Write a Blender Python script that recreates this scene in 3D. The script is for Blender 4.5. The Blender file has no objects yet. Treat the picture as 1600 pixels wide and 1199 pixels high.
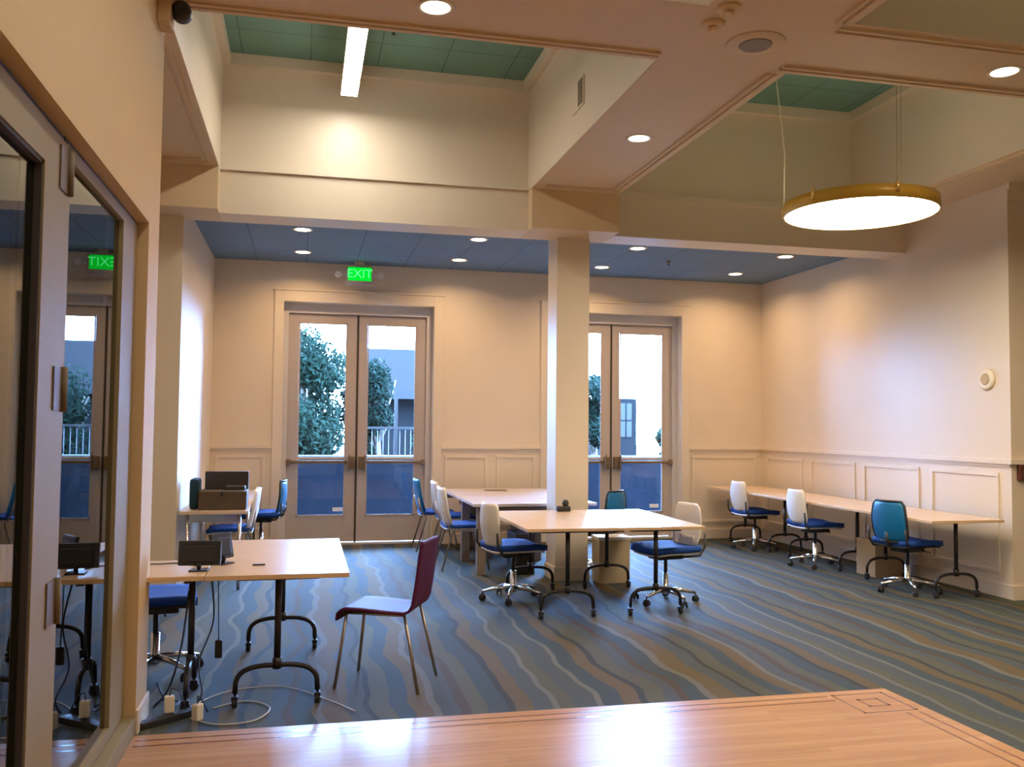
import bpy, bmesh, math, random
from mathutils import Vector, Matrix
random.seed(7)
PI = math.pi
SC = bpy.context.scene
COL = SC.collection

# ---------------------------------------------------------------- camera
YAW, PITCH, ROLL, FPX = 0.2255, 0.0461, 0.0095, 1413.6
cd = bpy.data.cameras.new('camera')
cam = bpy.data.objects.new('camera', cd); COL.objects.link(cam)
cd.sensor_width = 36.0; cd.lens = FPX / 1600 * 36.0; cd.clip_start = 0.05; cd.clip_end = 300
fw = Vector((math.sin(YAW)*math.cos(PITCH), math.cos(YAW)*math.cos(PITCH), math.sin(PITCH)))
rt = Vector((math.cos(YAW), -math.sin(YAW), 0)); up = rt.cross(fw)
r2 = rt*math.cos(ROLL) + up*math.sin(ROLL); u2 = up*math.cos(ROLL) - rt*math.sin(ROLL)
M = Matrix((( r2.x, u2.x, -fw.x, 0), (r2.y, u2.y, -fw.y, 0), (r2.z, u2.z, -fw.z, 1.55), (0, 0, 0, 1)))
cam.matrix_world = M
SC.camera = cam

# ---------------------------------------------------------------- world and exposure
SC.view_settings.view_transform = 'Standard'
SC.view_settings.look = 'None'
SC.view_settings.exposure = 0.0
SC.view_settings.gamma = 1.0
SC.view_settings.use_curve_mapping = False
w = bpy.data.worlds.new('sky'); SC.world = w; w.use_nodes = True
wn = w.node_tree
bg = wn.nodes['Background']; bg.inputs[0].default_value = (0.27, 0.50, 1.0, 1)
# even blue-white sky, plus a bright lobe added at right to light the alcove
_tc = wn.nodes.new('ShaderNodeTexCoord'); _d = wn.nodes.new('ShaderNodeVectorMath'); _d.operation = 'DOT_PRODUCT'
_v = Vector((0.82, 0.52, 0.22)).normalized(); _d.inputs[1].default_value = _v
_m = wn.nodes.new('ShaderNodeMath'); _m.operation = 'MAXIMUM'; _m.inputs[1].default_value = 0.0
_p = wn.nodes.new('ShaderNodeMath'); _p.operation = 'POWER'; _p.inputs[1].default_value = 5.0
_a = wn.nodes.new('ShaderNodeMath'); _a.operation = 'MULTIPLY_ADD'; _a.inputs[1].default_value = 230.0; _a.inputs[2].default_value = 62.0
wn.links.new(_tc.outputs['Generated'], _d.inputs[0]); wn.links.new(_d.outputs['Value'], _m.inputs[0]); wn.links.new(_m.outputs[0], _p.inputs[0])
wn.links.new(_p.outputs[0], _a.inputs[0]); wn.links.new(_a.outputs[0], bg.inputs[1])

# ---------------------------------------------------------------- dimensions (metres)
D = 11.744; W = 6.336; HC = 3.596; HR = 1.264; YE = 7.09; HD = 3.09
B1, B2, B3, B4 = -0.789, 2.104, 2.992, 5.675
YN0, YN1, YH, YW, YB = 4.47, 5.214, 8.376, 8.542, 8.92
HS, HH, HG = 3.84, 3.456, 4.92
XP = -0.785; XG = -0.85
XL = -3.4; AX = -1.12; PY = 8.772

# ---------------------------------------------------------------- materials
def newmat(name):
    m = bpy.data.materials.new(name); m.use_nodes = True
    return m, m.node_tree, m.node_tree.nodes['Principled BSDF']
def pmat(name, col, rough=0.5, metal=0.0, spec=0.5, emit=None, es=0, noise=0.0, nscale=8.0, bump=0.0, coat=0, alpha=1):
    m, nt, p = newmat(name)
    p.inputs['Base Color'].default_value = (*col, 1)
    p.inputs['Roughness'].default_value = rough
    p.inputs['Metallic'].default_value = metal
    p.inputs['Specular IOR Level'].default_value = spec
    p.inputs['Coat Weight'].default_value = coat
    if emit:
        p.inputs['Emission Color'].default_value = (*emit, 1); p.inputs['Emission Strength'].default_value = es
    if noise or bump:
        tc = nt.nodes.new('ShaderNodeTexCoord'); n = nt.nodes.new('ShaderNodeTexNoise')
        n.inputs['Scale'].default_value = nscale; n.inputs['Detail'].default_value = 4
        nt.links.new(tc.outputs['Object'], n.inputs['Vector'])
        if noise:
            mx = nt.nodes.new('ShaderNodeMix'); mx.data_type = 'RGBA'
            mx.inputs[6].default_value = (*[c*(1-noise) for c in col], 1)
            mx.inputs[7].default_value = (*[min(1, c*(1+noise)) for c in col], 1)
            nt.links.new(n.outputs['Fac'], mx.inputs[0]); nt.links.new(mx.outputs[2], p.inputs['Base Color'])
        if bump:
            b = nt.nodes.new('ShaderNodeBump'); b.inputs['Strength'].default_value = bump; b.inputs['Distance'].default_value = 0.01
            nt.links.new(n.outputs['Fac'], b.inputs['Height']); nt.links.new(b.outputs[0], p.inputs['Normal'])
    return m
def emat(name, col, s):
    m = bpy.data.materials.new(name); m.use_nodes = True; nt = m.node_tree
    nt.nodes.clear(); e = nt.nodes.new('ShaderNodeEmission'); o = nt.nodes.new('ShaderNodeOutputMaterial')
    e.inputs[0].default_value = (*col, 1); e.inputs[1].default_value = s; nt.links.new(e.outputs[0], o.inputs[0])
    return m
WARM = (1.0, 0.72, 0.42)
mt = {}
mt['wall'] = pmat('cream paint', (0.74, 0.63, 0.49), 0.40, noise=0.03, nscale=3, bump=0.03)
mt['trim'] = pmat('trim paint', (0.74, 0.64, 0.51), 0.4, noise=0.02)
mt['soffit'] = pmat('soffit paint', (0.70, 0.53, 0.33), 0.6, noise=0.03, nscale=2)
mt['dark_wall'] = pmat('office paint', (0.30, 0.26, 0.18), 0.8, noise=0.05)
mt['door'] = pmat('bronze painted door', (0.50, 0.43, 0.38), 0.4, noise=0.03)
mt['doorframe'] = pmat('door frame paint', (0.62, 0.58, 0.56), 0.45, noise=0.03)
mt['gap'] = pmat('dark gasket', (0.05, 0.04, 0.035), 0.7)
mt['brass'] = pmat('aged brass', (0.28, 0.20, 0.12), 0.35, metal=0.8)
mt['partition'] = pmat('partition paint', (0.60, 0.43, 0.23), 0.7, spec=0.2, noise=0.03)
mt['frame'] = pmat('partition frame paint', (0.26, 0.20, 0.10), 0.6, spec=0.2, noise=0.03)
mt['hinge'] = pmat('hinge metal', (0.13, 0.09, 0.045), 0.6)
mt['laminate'] = pmat('pale maple laminate', (0.76, 0.56, 0.39), 0.22, spec=1.0, noise=0.05, nscale=6)
mt['laminate2'] = pmat('white grey laminate', (0.60, 0.53, 0.52), 0.25, spec=0.7, noise=0.04)
mt['edge'] = pmat('maple edge band', (0.72, 0.50, 0.28), 0.4, noise=0.05)
mt['black'] = pmat('black metal', (0.018, 0.016, 0.02), 0.35, spec=0.5, noise=0.1)
mt['rubber'] = pmat('black plastic', (0.02, 0.02, 0.022), 0.5, noise=0.1)
mt['whitep'] = pmat('white plastic mesh', (0.82, 0.77, 0.70), 0.45, noise=0.04, nscale=40, bump=0.15)
mt['whiteu'] = pmat('white seat shell', (0.78, 0.74, 0.68), 0.4, noise=0.02)
mt['blue'] = pmat('blue fabric', (0.004, 0.060, 0.32), 0.8, noise=0.25, nscale=60, bump=0.2)
mt['teal'] = pmat('teal plastic mesh', (0.002, 0.15, 0.36), 0.4, noise=0.08, nscale=40, bump=0.12)
mt['chrome'] = pmat('polished aluminium', (0.72, 0.72, 0.74), 0.22, metal=1.0, noise=0.02)
mt['purple'] = pmat('aubergine plywood shell', (0.085, 0.015, 0.060), 0.5, spec=0.12, noise=0.1)
mt['steel'] = pmat('brushed steel leg', (0.45, 0.38, 0.32), 0.35, metal=0.9, noise=0.05)
mt['woodleg'] = pmat('grey brown table leg', (0.22, 0.17, 0.14), 0.6, noise=0.15)
mt['gold'] = pmat('mustard gold rim', (0.55, 0.36, 0.05), 0.35, noise=0.05)
mt['goldlug'] = pmat('polished brass lug', (0.85, 0.65, 0.30), 0.2, metal=1.0)
mt['cable'] = pmat('white cable', (0.72, 0.66, 0.55), 0.5)
mt['bcable'] = pmat('dark blue cable', (0.02, 0.03, 0.06), 0.5)
mt['cardboard'] = pmat('tan board', (0.50, 0.38, 0.23), 0.8, noise=0.1)
mt['case'] = pmat('dark brown case', (0.035, 0.026, 0.020), 0.6, noise=0.3, nscale=20)
mt['case2'] = pmat('worn brown case side', (0.085, 0.058, 0.035), 0.7, noise=0.3, nscale=25)
mt['tealbag'] = pmat('dark teal cloth', (0.006, 0.035, 0.055), 0.9, noise=0.2)
mt['cream'] = pmat('cream plastic', (0.80, 0.72, 0.58), 0.45)
mt['red'] = pmat('dark red box', (0.10, 0.025, 0.015), 0.4)
mt['grille'] = pmat('grey speaker grille', (0.28, 0.23, 0.19), 0.6, noise=0.1, nscale=60)
mt['vent'] = pmat('bronze vent', (0.16, 0.12, 0.07), 0.5)
mt['label'] = pmat('white sticker', (0.85, 0.88, 0.92), 0.5)
mt['lens'] = emat('downlight lens', (1.0, 0.80, 0.55), 14)
mt['disc'] = emat('pendant diffuser', (1.0, 0.86, 0.66), 26)
mt['uplight'] = emat('pendant upper diffuser', (1.0, 0.84, 0.55), 4.0)
mt['linear'] = emat('linear diffuser', (1.0, 0.92, 0.80), 55)
mt['green'] = emat('exit green', (0.0, 0.80, 0.03), 1.1)
mt['greenl'] = emat('exit letters', (0.10, 1.0, 0.25), 1.4)
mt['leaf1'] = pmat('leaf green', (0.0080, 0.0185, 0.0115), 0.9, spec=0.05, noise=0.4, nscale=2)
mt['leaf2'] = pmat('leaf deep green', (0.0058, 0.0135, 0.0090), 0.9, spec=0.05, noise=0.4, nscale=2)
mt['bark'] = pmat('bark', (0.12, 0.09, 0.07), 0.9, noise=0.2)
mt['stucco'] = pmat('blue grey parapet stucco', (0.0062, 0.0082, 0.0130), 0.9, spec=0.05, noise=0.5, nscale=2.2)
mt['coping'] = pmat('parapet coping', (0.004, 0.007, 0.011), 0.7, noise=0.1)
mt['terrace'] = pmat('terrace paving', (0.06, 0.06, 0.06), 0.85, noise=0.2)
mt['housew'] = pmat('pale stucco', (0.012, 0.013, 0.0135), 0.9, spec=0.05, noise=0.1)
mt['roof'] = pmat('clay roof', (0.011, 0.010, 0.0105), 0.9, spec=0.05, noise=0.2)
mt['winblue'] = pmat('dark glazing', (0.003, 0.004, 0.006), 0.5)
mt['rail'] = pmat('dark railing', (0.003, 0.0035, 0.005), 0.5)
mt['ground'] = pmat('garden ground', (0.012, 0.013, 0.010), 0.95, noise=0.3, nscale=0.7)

def glass_mat(name, tint, refl):
    # thin clear pane: transparent with a Fresnel mirror layer
    m = bpy.data.materials.new(name); m.use_nodes = True; nt = m.node_tree; nt.nodes.clear()
    o = nt.nodes.new('ShaderNodeOutputMaterial'); mix = nt.nodes.new('ShaderNodeMixShader')
    t = nt.nodes.new('ShaderNodeBsdfTransparent'); t.inputs[0].default_value = (*tint, 1)
    g = nt.nodes.new('ShaderNodeBsdfGlossy'); g.inputs['Roughness'].default_value = 0.0; g.inputs[0].default_value = (0.95, 0.97, 0.95, 1)
    f = nt.nodes.new('ShaderNodeFresnel'); f.inputs[0].default_value = refl
    nt.links.new(f.outputs[0], mix.inputs[0]); nt.links.new(t.outputs[0], mix.inputs[1]); nt.links.new(g.outputs[0], mix.inputs[2])
    nt.links.new(mix.outputs[0], o.inputs[0]); return m
mt['glass'] = glass_mat('window glass', (0.93, 0.96, 0.97), 1.45)
mt['pglass'] = glass_mat('partition glass', (0.45, 0.50, 0.45), 2.1)

def N(nt, t, **kw):
    n = nt.nodes.new(t)
    for k, v in kw.items(): setattr(n, k, v)
    return n
def mathn(nt, op, a, b=None, c=None):
    n = nt.nodes.new('ShaderNodeMath'); n.operation = op
    for i, v in enumerate((a, b, c)):
        if v is None: continue
        if isinstance(v, (int, float)): n.inputs[i].default_value = v
        else: nt.links.new(v, n.inputs[i])
    return n.outputs[0]

def carpet_mat():
    m, nt, p = newmat('wavy striped carpet')
    tc = N(nt, 'ShaderNodeTexCoord'); sp = N(nt, 'ShaderNodeSeparateXYZ'); nt.links.new(tc.outputs['Object'], sp.inputs[0])
    mp = N(nt, 'ShaderNodeMapping'); mp.inputs['Scale'].default_value = (0.6, 1.25, 1); nt.links.new(tc.outputs['Object'], mp.inputs[0])
    n1 = N(nt, 'ShaderNodeTexNoise'); n1.inputs['Scale'].default_value = 1.0; n1.inputs['Detail'].default_value = 1; nt.links.new(mp.outputs[0], n1.inputs['Vector'])
    wob = mathn(nt, 'MULTIPLY', mathn(nt, 'SUBTRACT', n1.outputs['Fac'], 0.5), 0.30)
    x = mathn(nt, 'ADD', sp.outputs['X'], wob)
    t = mathn(nt, 'FRACT', mathn(nt, 'DIVIDE', mathn(nt, 'ADD', x, 20.0), 2.15))
    cr = N(nt, 'ShaderNodeValToRGB'); nt.links.new(t, cr.inputs[0])
    C = dict(s=(0.0541, 0.0656, 0.0623), o=(0.0968, 0.0722, 0.0279), d=(0.0295, 0.0328, 0.0279), l=(0.1148, 0.1148, 0.0902), t=(0.0361, 0.0525, 0.0541), b=(0.0590, 0.0426, 0.0262), g=(0.0705, 0.0738, 0.0443))
    seq = [('s', .055), ('l', .018), ('t', .05), ('o', .045), ('d', .02), ('g', .05), ('s', .04), ('b', .022), ('t', .05), ('l', .02), ('o', .06), ('s', .045), ('d', .018),
           ('g', .05), ('t', .045), ('o', .05), ('l', .016), ('s', .05), ('b', .024), ('g', .045), ('t', .05), ('d', .02), ('o', .045), ('s', .05), ('l', .018), ('g', .04)]
    tot = sum(s[1] for s in seq); pos = 0; el = cr.color_ramp.elements
    for i, (k, wd) in enumerate(seq):
        e = el[i] if i < 2 else el.new(min(pos, 1))
        e.position = min(pos, 1.0); e.color = (*C[k], 1); pos += wd / tot
    cr.color_ramp.interpolation = 'CONSTANT'
    n2 = N(nt, 'ShaderNodeTexNoise'); n2.inputs['Scale'].default_value = 90; nt.links.new(tc.outputs['Object'], n2.inputs['Vector'])
    wv = mathn(nt, 'SINE', mathn(nt, 'MULTIPLY', sp.outputs['Y'], 180))
    fac = mathn(nt, 'ADD', mathn(nt, 'ADD', 0.74, mathn(nt, 'MULTIPLY', n2.outputs['Fac'], 0.5)), mathn(nt, 'MULTIPLY', wv, 0.06))
    vm = N(nt, 'ShaderNodeVectorMath', operation='SCALE'); nt.links.new(cr.outputs[0], vm.inputs[0]); nt.links.new(fac, vm.inputs['Scale'])
    nt.links.new(vm.outputs[0], p.inputs['Base Color'])
    p.inputs['Roughness'].default_value = 0.8; p.inputs['Specular IOR Level'].default_value = 0.25
    b = N(nt, 'ShaderNodeBump'); b.inputs['Strength'].default_value = 0.35; b.inputs['Distance'].default_value = 0.004
    nt.links.new(n2.outputs['Fac'], b.inputs['Height']); nt.links.new(b.outputs[0], p.inputs['Normal'])
    return m
def wood_mat(name, c1, c2, c3):
    m, nt, p = newmat(name)
    tc = N(nt, 'ShaderNodeTexCoord')
    br = N(nt, 'ShaderNodeTexBrick'); br.offset = 0.37; br.inputs['Scale'].default_value = 1
    br.inputs['Brick Width'].default_value = 0.95; br.inputs['Row Height'].default_value = 0.058; br.inputs['Mortar Size'].default_value = 0.0008
    br.inputs['Color1'].default_value = (*c1, 1); br.inputs['Color2'].default_value = (*c2, 1); br.inputs['Mortar'].default_value = (*c3, 1); br.inputs['Bias'].default_value = -0.15
    nt.links.new(tc.outputs['Object'], br.inputs['Vector'])
    mp = N(nt, 'ShaderNodeMapping'); mp.inputs['Scale'].default_value = (1.2, 22, 1); nt.links.new(tc.outputs['Object'], mp.inputs[0])
    n = N(nt, 'ShaderNodeTexNoise'); n.inputs['Scale'].default_value = 1.6; n.inputs['Detail'].default_value = 5; nt.links.new(mp.outputs[0], n.inputs['Vector'])
    vm = N(nt, 'ShaderNodeVectorMath', operation='SCALE'); nt.links.new(br.outputs[0], vm.inputs[0])
    nt.links.new(mathn(nt, 'ADD', 0.68, mathn(nt, 'MULTIPLY', n.outputs['Fac'], 0.62)), vm.inputs['Scale'])
    nt.links.new(vm.outputs[0], p.inputs['Base Color'])
    p.inputs['Roughness'].default_value = 0.30; p.inputs['Specular IOR Level'].default_value = 0.22
    return m
def tile_mat(name, col, seam, size, rough=0.8):
    m, nt, p = newmat(name)
    tc = N(nt, 'ShaderNodeTexCoord')
    br = N(nt, 'ShaderNodeTexBrick'); br.offset = 0; br.inputs['Scale'].default_value = 1
    br.inputs['Brick Width'].default_value = size; br.inputs['Row Height'].default_value = size; br.inputs['Mortar Size'].default_value = 0.006
    br.inputs['Color1'].default_value = (*col, 1); br.inputs['Color2'].default_value = (*[c*0.93 for c in col], 1); br.inputs['Mortar'].default_value = (*seam, 1)
    nt.links.new(tc.outputs['Object'], br.inputs['Vector']); nt.links.new(br.outputs[0], p.inputs['Base Color'])
    p.inputs['Roughness'].default_value = rough
    return m
mt['carpet'] = carpet_mat()
mt['wood'] = wood_mat('strip oak floor', (0.43, 0.235, 0.115), (0.50, 0.295, 0.155), (0.29, 0.15, 0.07))
mt['inlay'] = pmat('walnut inlay', (0.20, 0.065, 0.03), 0.25, noise=0.15, coat=0.3)
mt['green_tile'] = tile_mat('green acoustic tile', (0.16, 0.30, 0.24), (0.08, 0.15, 0.12), 0.61)
mt['blue_tile'] = tile_mat('blue grey acoustic tile', (0.15, 0.235, 0.32), (0.08, 0.12, 0.16), 0.61)

# ---------------------------------------------------------------- mesh helpers
def box(bm, x0, x1, y0, y1, z0, z1, bev=0, mi=0, M=None):
    vs = [bm.verts.new(v) for v in ((x0,y0,z0),(x1,y0,z0),(x1,y1,z0),(x0,y1,z0),(x0,y0,z1),(x1,y0,z1),(x1,y1,z1),(x0,y1,z1))]
    fs = [bm.faces.new([vs[i] for i in q]) for q in ((3,2,1,0),(4,5,6,7),(0,1,5,4),(1,2,6,5),(2,3,7,6),(3,0,4,7))]
    for f in fs: f.material_index = mi
    if bev:
        es = list({e for f in fs for e in f.edges})
        r = bmesh.ops.bevel(bm, geom=es, offset=bev, segments=2, affect='EDGES', profile=0.6)
        vs = list({v for f in r['faces'] for v in f.verts} | {v for v in vs if v.is_valid})
        for f in {f for v in vs for f in v.link_faces}: f.material_index = mi
    if M is not None: bmesh.ops.transform(bm, matrix=M, verts=vs)
    return vs
def tube(bm, pts, r, seg=8, closed=False, mi=0):
    pts = [Vector(p) for p in pts]; n = len(pts); rr = r if isinstance(r, (list, tuple)) else [r]*n
    rings = []; prev = None
    for i, p in enumerate(pts):
        a = pts[(i-1) % n] if (i > 0 or closed) else p
        b = pts[(i+1) % n] if (i < n-1 or closed) else p
        t = (b-a)
        if t.length < 1e-9: t = Vector((0,0,1))
        t.normalize()
        if prev is None:
            u = t.orthogonal().normalized()
        else:
            u = (prev - t*prev.dot(t))
            u = u.normalized() if u.length > 1e-6 else t.orthogonal().normalized()
        prev = u; v = t.cross(u)
        rings.append([bm.verts.new(p + (u*math.cos(2*PI*k/seg) + v*math.sin(2*PI*k/seg))*rr[i]) for k in range(seg)])
    m = n if closed else n-1
    for i in range(m):
        A, B = rings[i], rings[(i+1) % n]
        for k in range(seg):
            f = bm.faces.new((A[k], A[(k+1) % seg], B[(k+1) % seg], B[k])); f.material_index = mi; f.smooth = True
    if not closed:
        bm.faces.new(list(reversed(rings[0]))).material_index = mi; bm.faces.new(rings[-1]).material_index = mi
def lathe(bm, prof, seg=24, c=(0,0,0), axis='Z', mi=0, smooth=True, hollow=False):
    rings = []; c = Vector(c)
    for r, z in prof:
        ring = []
        for k in range(seg):
            a = 2*PI*k/seg; q = (r*math.cos(a), r*math.sin(a), z)
            if axis == 'X': q = (z, q[0], q[1])
            elif axis == 'Y': q = (q[0], z, q[1])
            ring.append(bm.verts.new(c + Vector(q)))
        rings.append(ring)
    for A, B in zip(rings, rings[1:] + ([rings[0]] if hollow else [])):
        for k in range(seg):
            f = bm.faces.new((A[k], A[(k+1) % seg], B[(k+1) % seg], B[k])); f.material_index = mi; f.smooth = smooth
    if not hollow: bm.faces.new(list(reversed(rings[0]))).material_index = mi; bm.faces.new(rings[-1]).material_index = mi
def shell(bm, fn, nu, nv, th, mi=0):
    # curved sheet of real thickness; fn(u, v) with u, v in 0..1
    P = [[Vector(fn(i/nu, j/nv)) for j in range(nv+1)] for i in range(nu+1)]
    def nrm(i, j):
        a = P[min(i+1, nu)][j] - P[max(i-1, 0)][j]; b = P[i][min(j+1, nv)] - P[i][max(j-1, 0)]
        return a.cross(b).normalized()
    F = [[bm.verts.new(P[i][j] + nrm(i, j)*th/2) for j in range(nv+1)] for i in range(nu+1)]
    B = [[bm.verts.new(P[i][j] - nrm(i, j)*th/2) for j in range(nv+1)] for i in range(nu+1)]
    def fc(*v):
        f = bm.faces.new(v); f.material_index = mi; f.smooth = True
    for i in range(nu):
        for j in range(nv):
            fc(F[i][j], F[i+1][j], F[i+1][j+1], F[i][j+1]); fc(B[i][j], B[i][j+1], B[i+1][j+1], B[i+1][j])
    for i in range(nu):
        fc(F[i][0], B[i][0], B[i+1][0], F[i+1][0]); fc(F[i][nv], F[i+1][nv], B[i+1][nv], B[i][nv])
    for j in range(nv):
        fc(F[0][j], F[0][j+1], B[0][j+1], B[0][j]); fc(F[nu][j], B[nu][j], B[nu][j+1], F[nu][j+1])
def BM(): return bmesh.new()
def obj(name, bm, mats, parent=None, loc=None):
    if isinstance(mats, str): mats = [mats]
    bmesh.ops.recalc_face_normals(bm, faces=bm.faces)
    me = bpy.data.meshes.new(name); bm.to_mesh(me); bm.free()
    for k in mats: me.materials.append(mt[k])
    o = bpy.data.objects.new(name, me); COL.objects.link(o)
    if parent is not None: o.parent = parent
    if loc: o.location = loc
    return o
def tag(o, label, cat, group=None, kind=None):
    o['label'] = label; o['category'] = cat
    if group: o['group'] = group
    if kind: o['kind'] = kind
    return o
def thing(name, label, cat, loc=(0,0,0), rz=0, group=None, kind=None):
    o = bpy.data.objects.new(name, None); o.empty_display_size = 0.1; COL.objects.link(o)
    o.location = loc; o.rotation_euler = (0, 0, rz)
    return tag(o, label, cat, group, kind)
def struct(name, bm, mats):
    o = obj(name, bm, mats); o['kind'] = 'structure'; return o
KIDS = {}
def kids(o): return [c for c in bpy.data.objects if c.parent == o]
def copy_tree(o, parent=None):
    c = o.copy(); COL.objects.link(c); c.parent = parent
    for k in kids(o): copy_tree(k, c)
    return c
def place(root, used, loc, rz, label, group=None):
    r = root if not used else copy_tree(root)
    r.location = loc; r.rotation_euler = (0, 0, rz); r['label'] = label
    if group: r['group'] = group
    return r

# ================================================================ STRUCTURE
bm = BM(); box(bm, -6, 9.2, -4, 12.05, -0.06, 0.0); struct('floor', bm, 'carpet')
# polished wood floor area with inlaid border, far right corner at (3.39, 4.83)
bm = BM()
WX0, WX1, WY0, WY1, ZT = XP, 3.40, -2.5, 4.83, 0.004
def quad(x0, x1, y0, y1, z, mi):
    f = bm.faces.new([bm.verts.new(v) for v in ((x0,y0,z),(x1,y0,z),(x1,y1,z),(x0,y1,z))]); f.material_index = mi
box(bm, WX0, WX1, WY0, WY1, 0.0005, ZT)
z2 = ZT + 0.0006
k0, k1, t = 0.075, 0.155, 0.016     # two inlay lines, inset from the edge
S0 = 0.46                           # corner knot size
for d in (k0, k1):
    box(bm, WX0+0.02, WX1-S0+0.03, WY1-d-t, WY1-d, ZT, z2, mi=1)
    box(bm, WX1-d-t, WX1-d, WY0, WY1-S0+0.03, ZT, z2, mi=1)
a0, a1 = 0.065, 0.40
for (q0, q1) in ((a0, a1), (0.165, 0.30)):
    xa, xb, ya, yb = WX1-q1, WX1-q0, WY1-q1, WY1-q0
    box(bm, xa, xb, yb-t, yb, ZT, z2, mi=1); box(bm, xa, xb, ya, ya+t, ZT, z2, mi=1)
    box(bm, xa, xa+t, ya, yb, ZT, z2, mi=1); box(bm, xb-t, xb, ya, yb, ZT, z2, mi=1)
struct('floor.001', bm, ['wood', 'inlay'])

# back wall with two door openings
OX = [(-0.273, 1.638), (3.202, 5.113)]
bm = BM(); ed = [-3.6, OX[0][0], OX[0][1], OX[1][0], OX[1][1], W+0.2]
for i in (0, 2, 4): box(bm, ed[i], ed[i+1], D, 12.05, 0, HD)
box(bm, ed[0], ed[-1], D, 12.05, HD, 5.1)
struct('wall_back', bm, 'wall')
# right wall and the face where it turns
bm = BM(); box(bm, W, W+0.25, YE, 12.05, 0, 5.1); box(bm, W+0.25, 9.2, YE, YE+0.2, 0, 5.1); struct('wall_right', bm, 'wall')
bm = BM(); box(bm, 9.0, 9.2, -4, YE, 0, 5.1); struct('wall_far_right', bm, 'wall')
bm = BM(); box(bm, -6, 9.2, -4.2, -4, 0, 5.1); struct('wall_front', bm, 'wall')
# alcove block on the left, its face towards the camera is the pier
bm = BM(); box(bm, -3.6, AX, PY, 12.05, 0, 5.1); struct('wall_alcove', bm, 'wall')
bm = BM(); box(bm, -6.2, -6.0, -4, 5.3, 0, 5.1); box(bm, -6.2, XL, 5.17, 5.3, 0, 5.1); box(bm, XL-0.2, XL, 5.3, PY, 0, 5.1); struct('wall_left', bm, 'wall')
# partition: wall plane with a long glazed opening
bm = BM(); OY0, OY1, OZ = -2.2, 4.85, 2.56
box(bm, XP-0.16, XP, OY1, 5.17, 0, HS+0.05); box(bm, XP-0.16, XP, OY0, OY1, OZ, HS+0.05); box(bm, XP-0.16, XP, -4, OY0, 0, HS+0.05)
box(bm, XL-0.05, XP-0.16, 5.05, 5.17, 0, HS+0.05)
struct('wall_partition', bm, 'partition')
bm = BM(); box(bm, XP, XP+0.014, OY1+0.0, 5.185, 0.0, 0.12, 0.003); box(bm, XP-0.15, XP+0.014, 5.17, 5.185, 0, 0.12); struct('baseboard_partition', bm, 'trim')
# dim office behind the glass
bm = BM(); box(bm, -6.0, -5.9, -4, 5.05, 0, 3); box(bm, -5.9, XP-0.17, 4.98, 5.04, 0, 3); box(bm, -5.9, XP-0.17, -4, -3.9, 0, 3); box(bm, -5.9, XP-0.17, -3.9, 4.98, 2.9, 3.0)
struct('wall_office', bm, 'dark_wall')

# ceilings
bm = BM()
NY = 1.2
box(bm, -6.0, B1, -4, YH, HS, 5.0)                 # left beam
box(bm, B2, B3, NY, YH, HS, 5.0)                   # long middle beam
box(bm, B4, 9.0, NY, YW, HS, 5.0)                  # right beam
box(bm, B1, B2, YN0, YN1, HS, 5.0); box(bm, B3, B4, YN0, YN1, HS, 5.0)   # cross beam
box(bm, B1, 9.0, -4, NY, HS, 5.0)
box(bm, -3.6, B1, YH, YB, HH, 5.0); box(bm, B2, B3, YH, YB, HH, 5.0)     # blocks where beams meet the header
struct('ceiling', bm, 'soffit')
bm = BM(); box(bm, B1, B2, YW, YB, HH, 5.0); box(bm, B3, W, YW, YB, HH, 5.0); struct('wall_header', bm, 'wall')
bm = BM(); box(bm, -6.2, 9.2, -4.2, 12.05, 5.0, 5.2); struct('ceiling.001', bm, 'soffit')
bm = BM(); box(bm, -3.6, W, YB, D, HC, HC+0.05); struct('ceiling.002', bm, 'blue_tile')
bm = BM()
for (x0, x1) in ((B1, B2), (B3, B4)):
    for (y0, y1) in ((YN1, YW), (NY, YN0)): box(bm, x0, x1, y0, y1, HG, HG+0.04)
struct('ceiling.003', bm, 'green_tile')
# well linings are wall coloured; crown strip around the top, ledge line above the header
def ring_strip(bm, x0, x1, y0, y1, z0, z1, t):
    box(bm, x0, x1, y0, y0+t, z0, z1); box(bm, x0, x1, y1-t, y1, z0, z1); box(bm, x0, x0+t, y0+t, y1-t, z0, z1); box(bm, x1-t, x1, y0+t, y1-t, z0, z1)
bm = BM(); wl = BM(); e = 0.004
for (x0, x1) in ((B1, B2), (B3, B4)):
    for (y0, y1) in ((YN1, YW), (NY, YN0)):
        ring_strip(wl, x0, x1, y0, y1, HS+0.002, HG, e)
        ring_strip(bm, x0+e, x1-e, y0+e, y1-e, HG-0.10, HG, 0.07)
struct('wall_well_lining', wl, 'wall')
struct('trim_1', bm, 'trim')
bm = BM(); box(bm, B1+e, B2-e, YW-0.03, YW-e, 3.85, 3.91); box(bm, B3+e, B4-e, YW-0.03, YW-e, 3.85, 3.91)
struct('trim_2', bm, 'trim')
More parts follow.
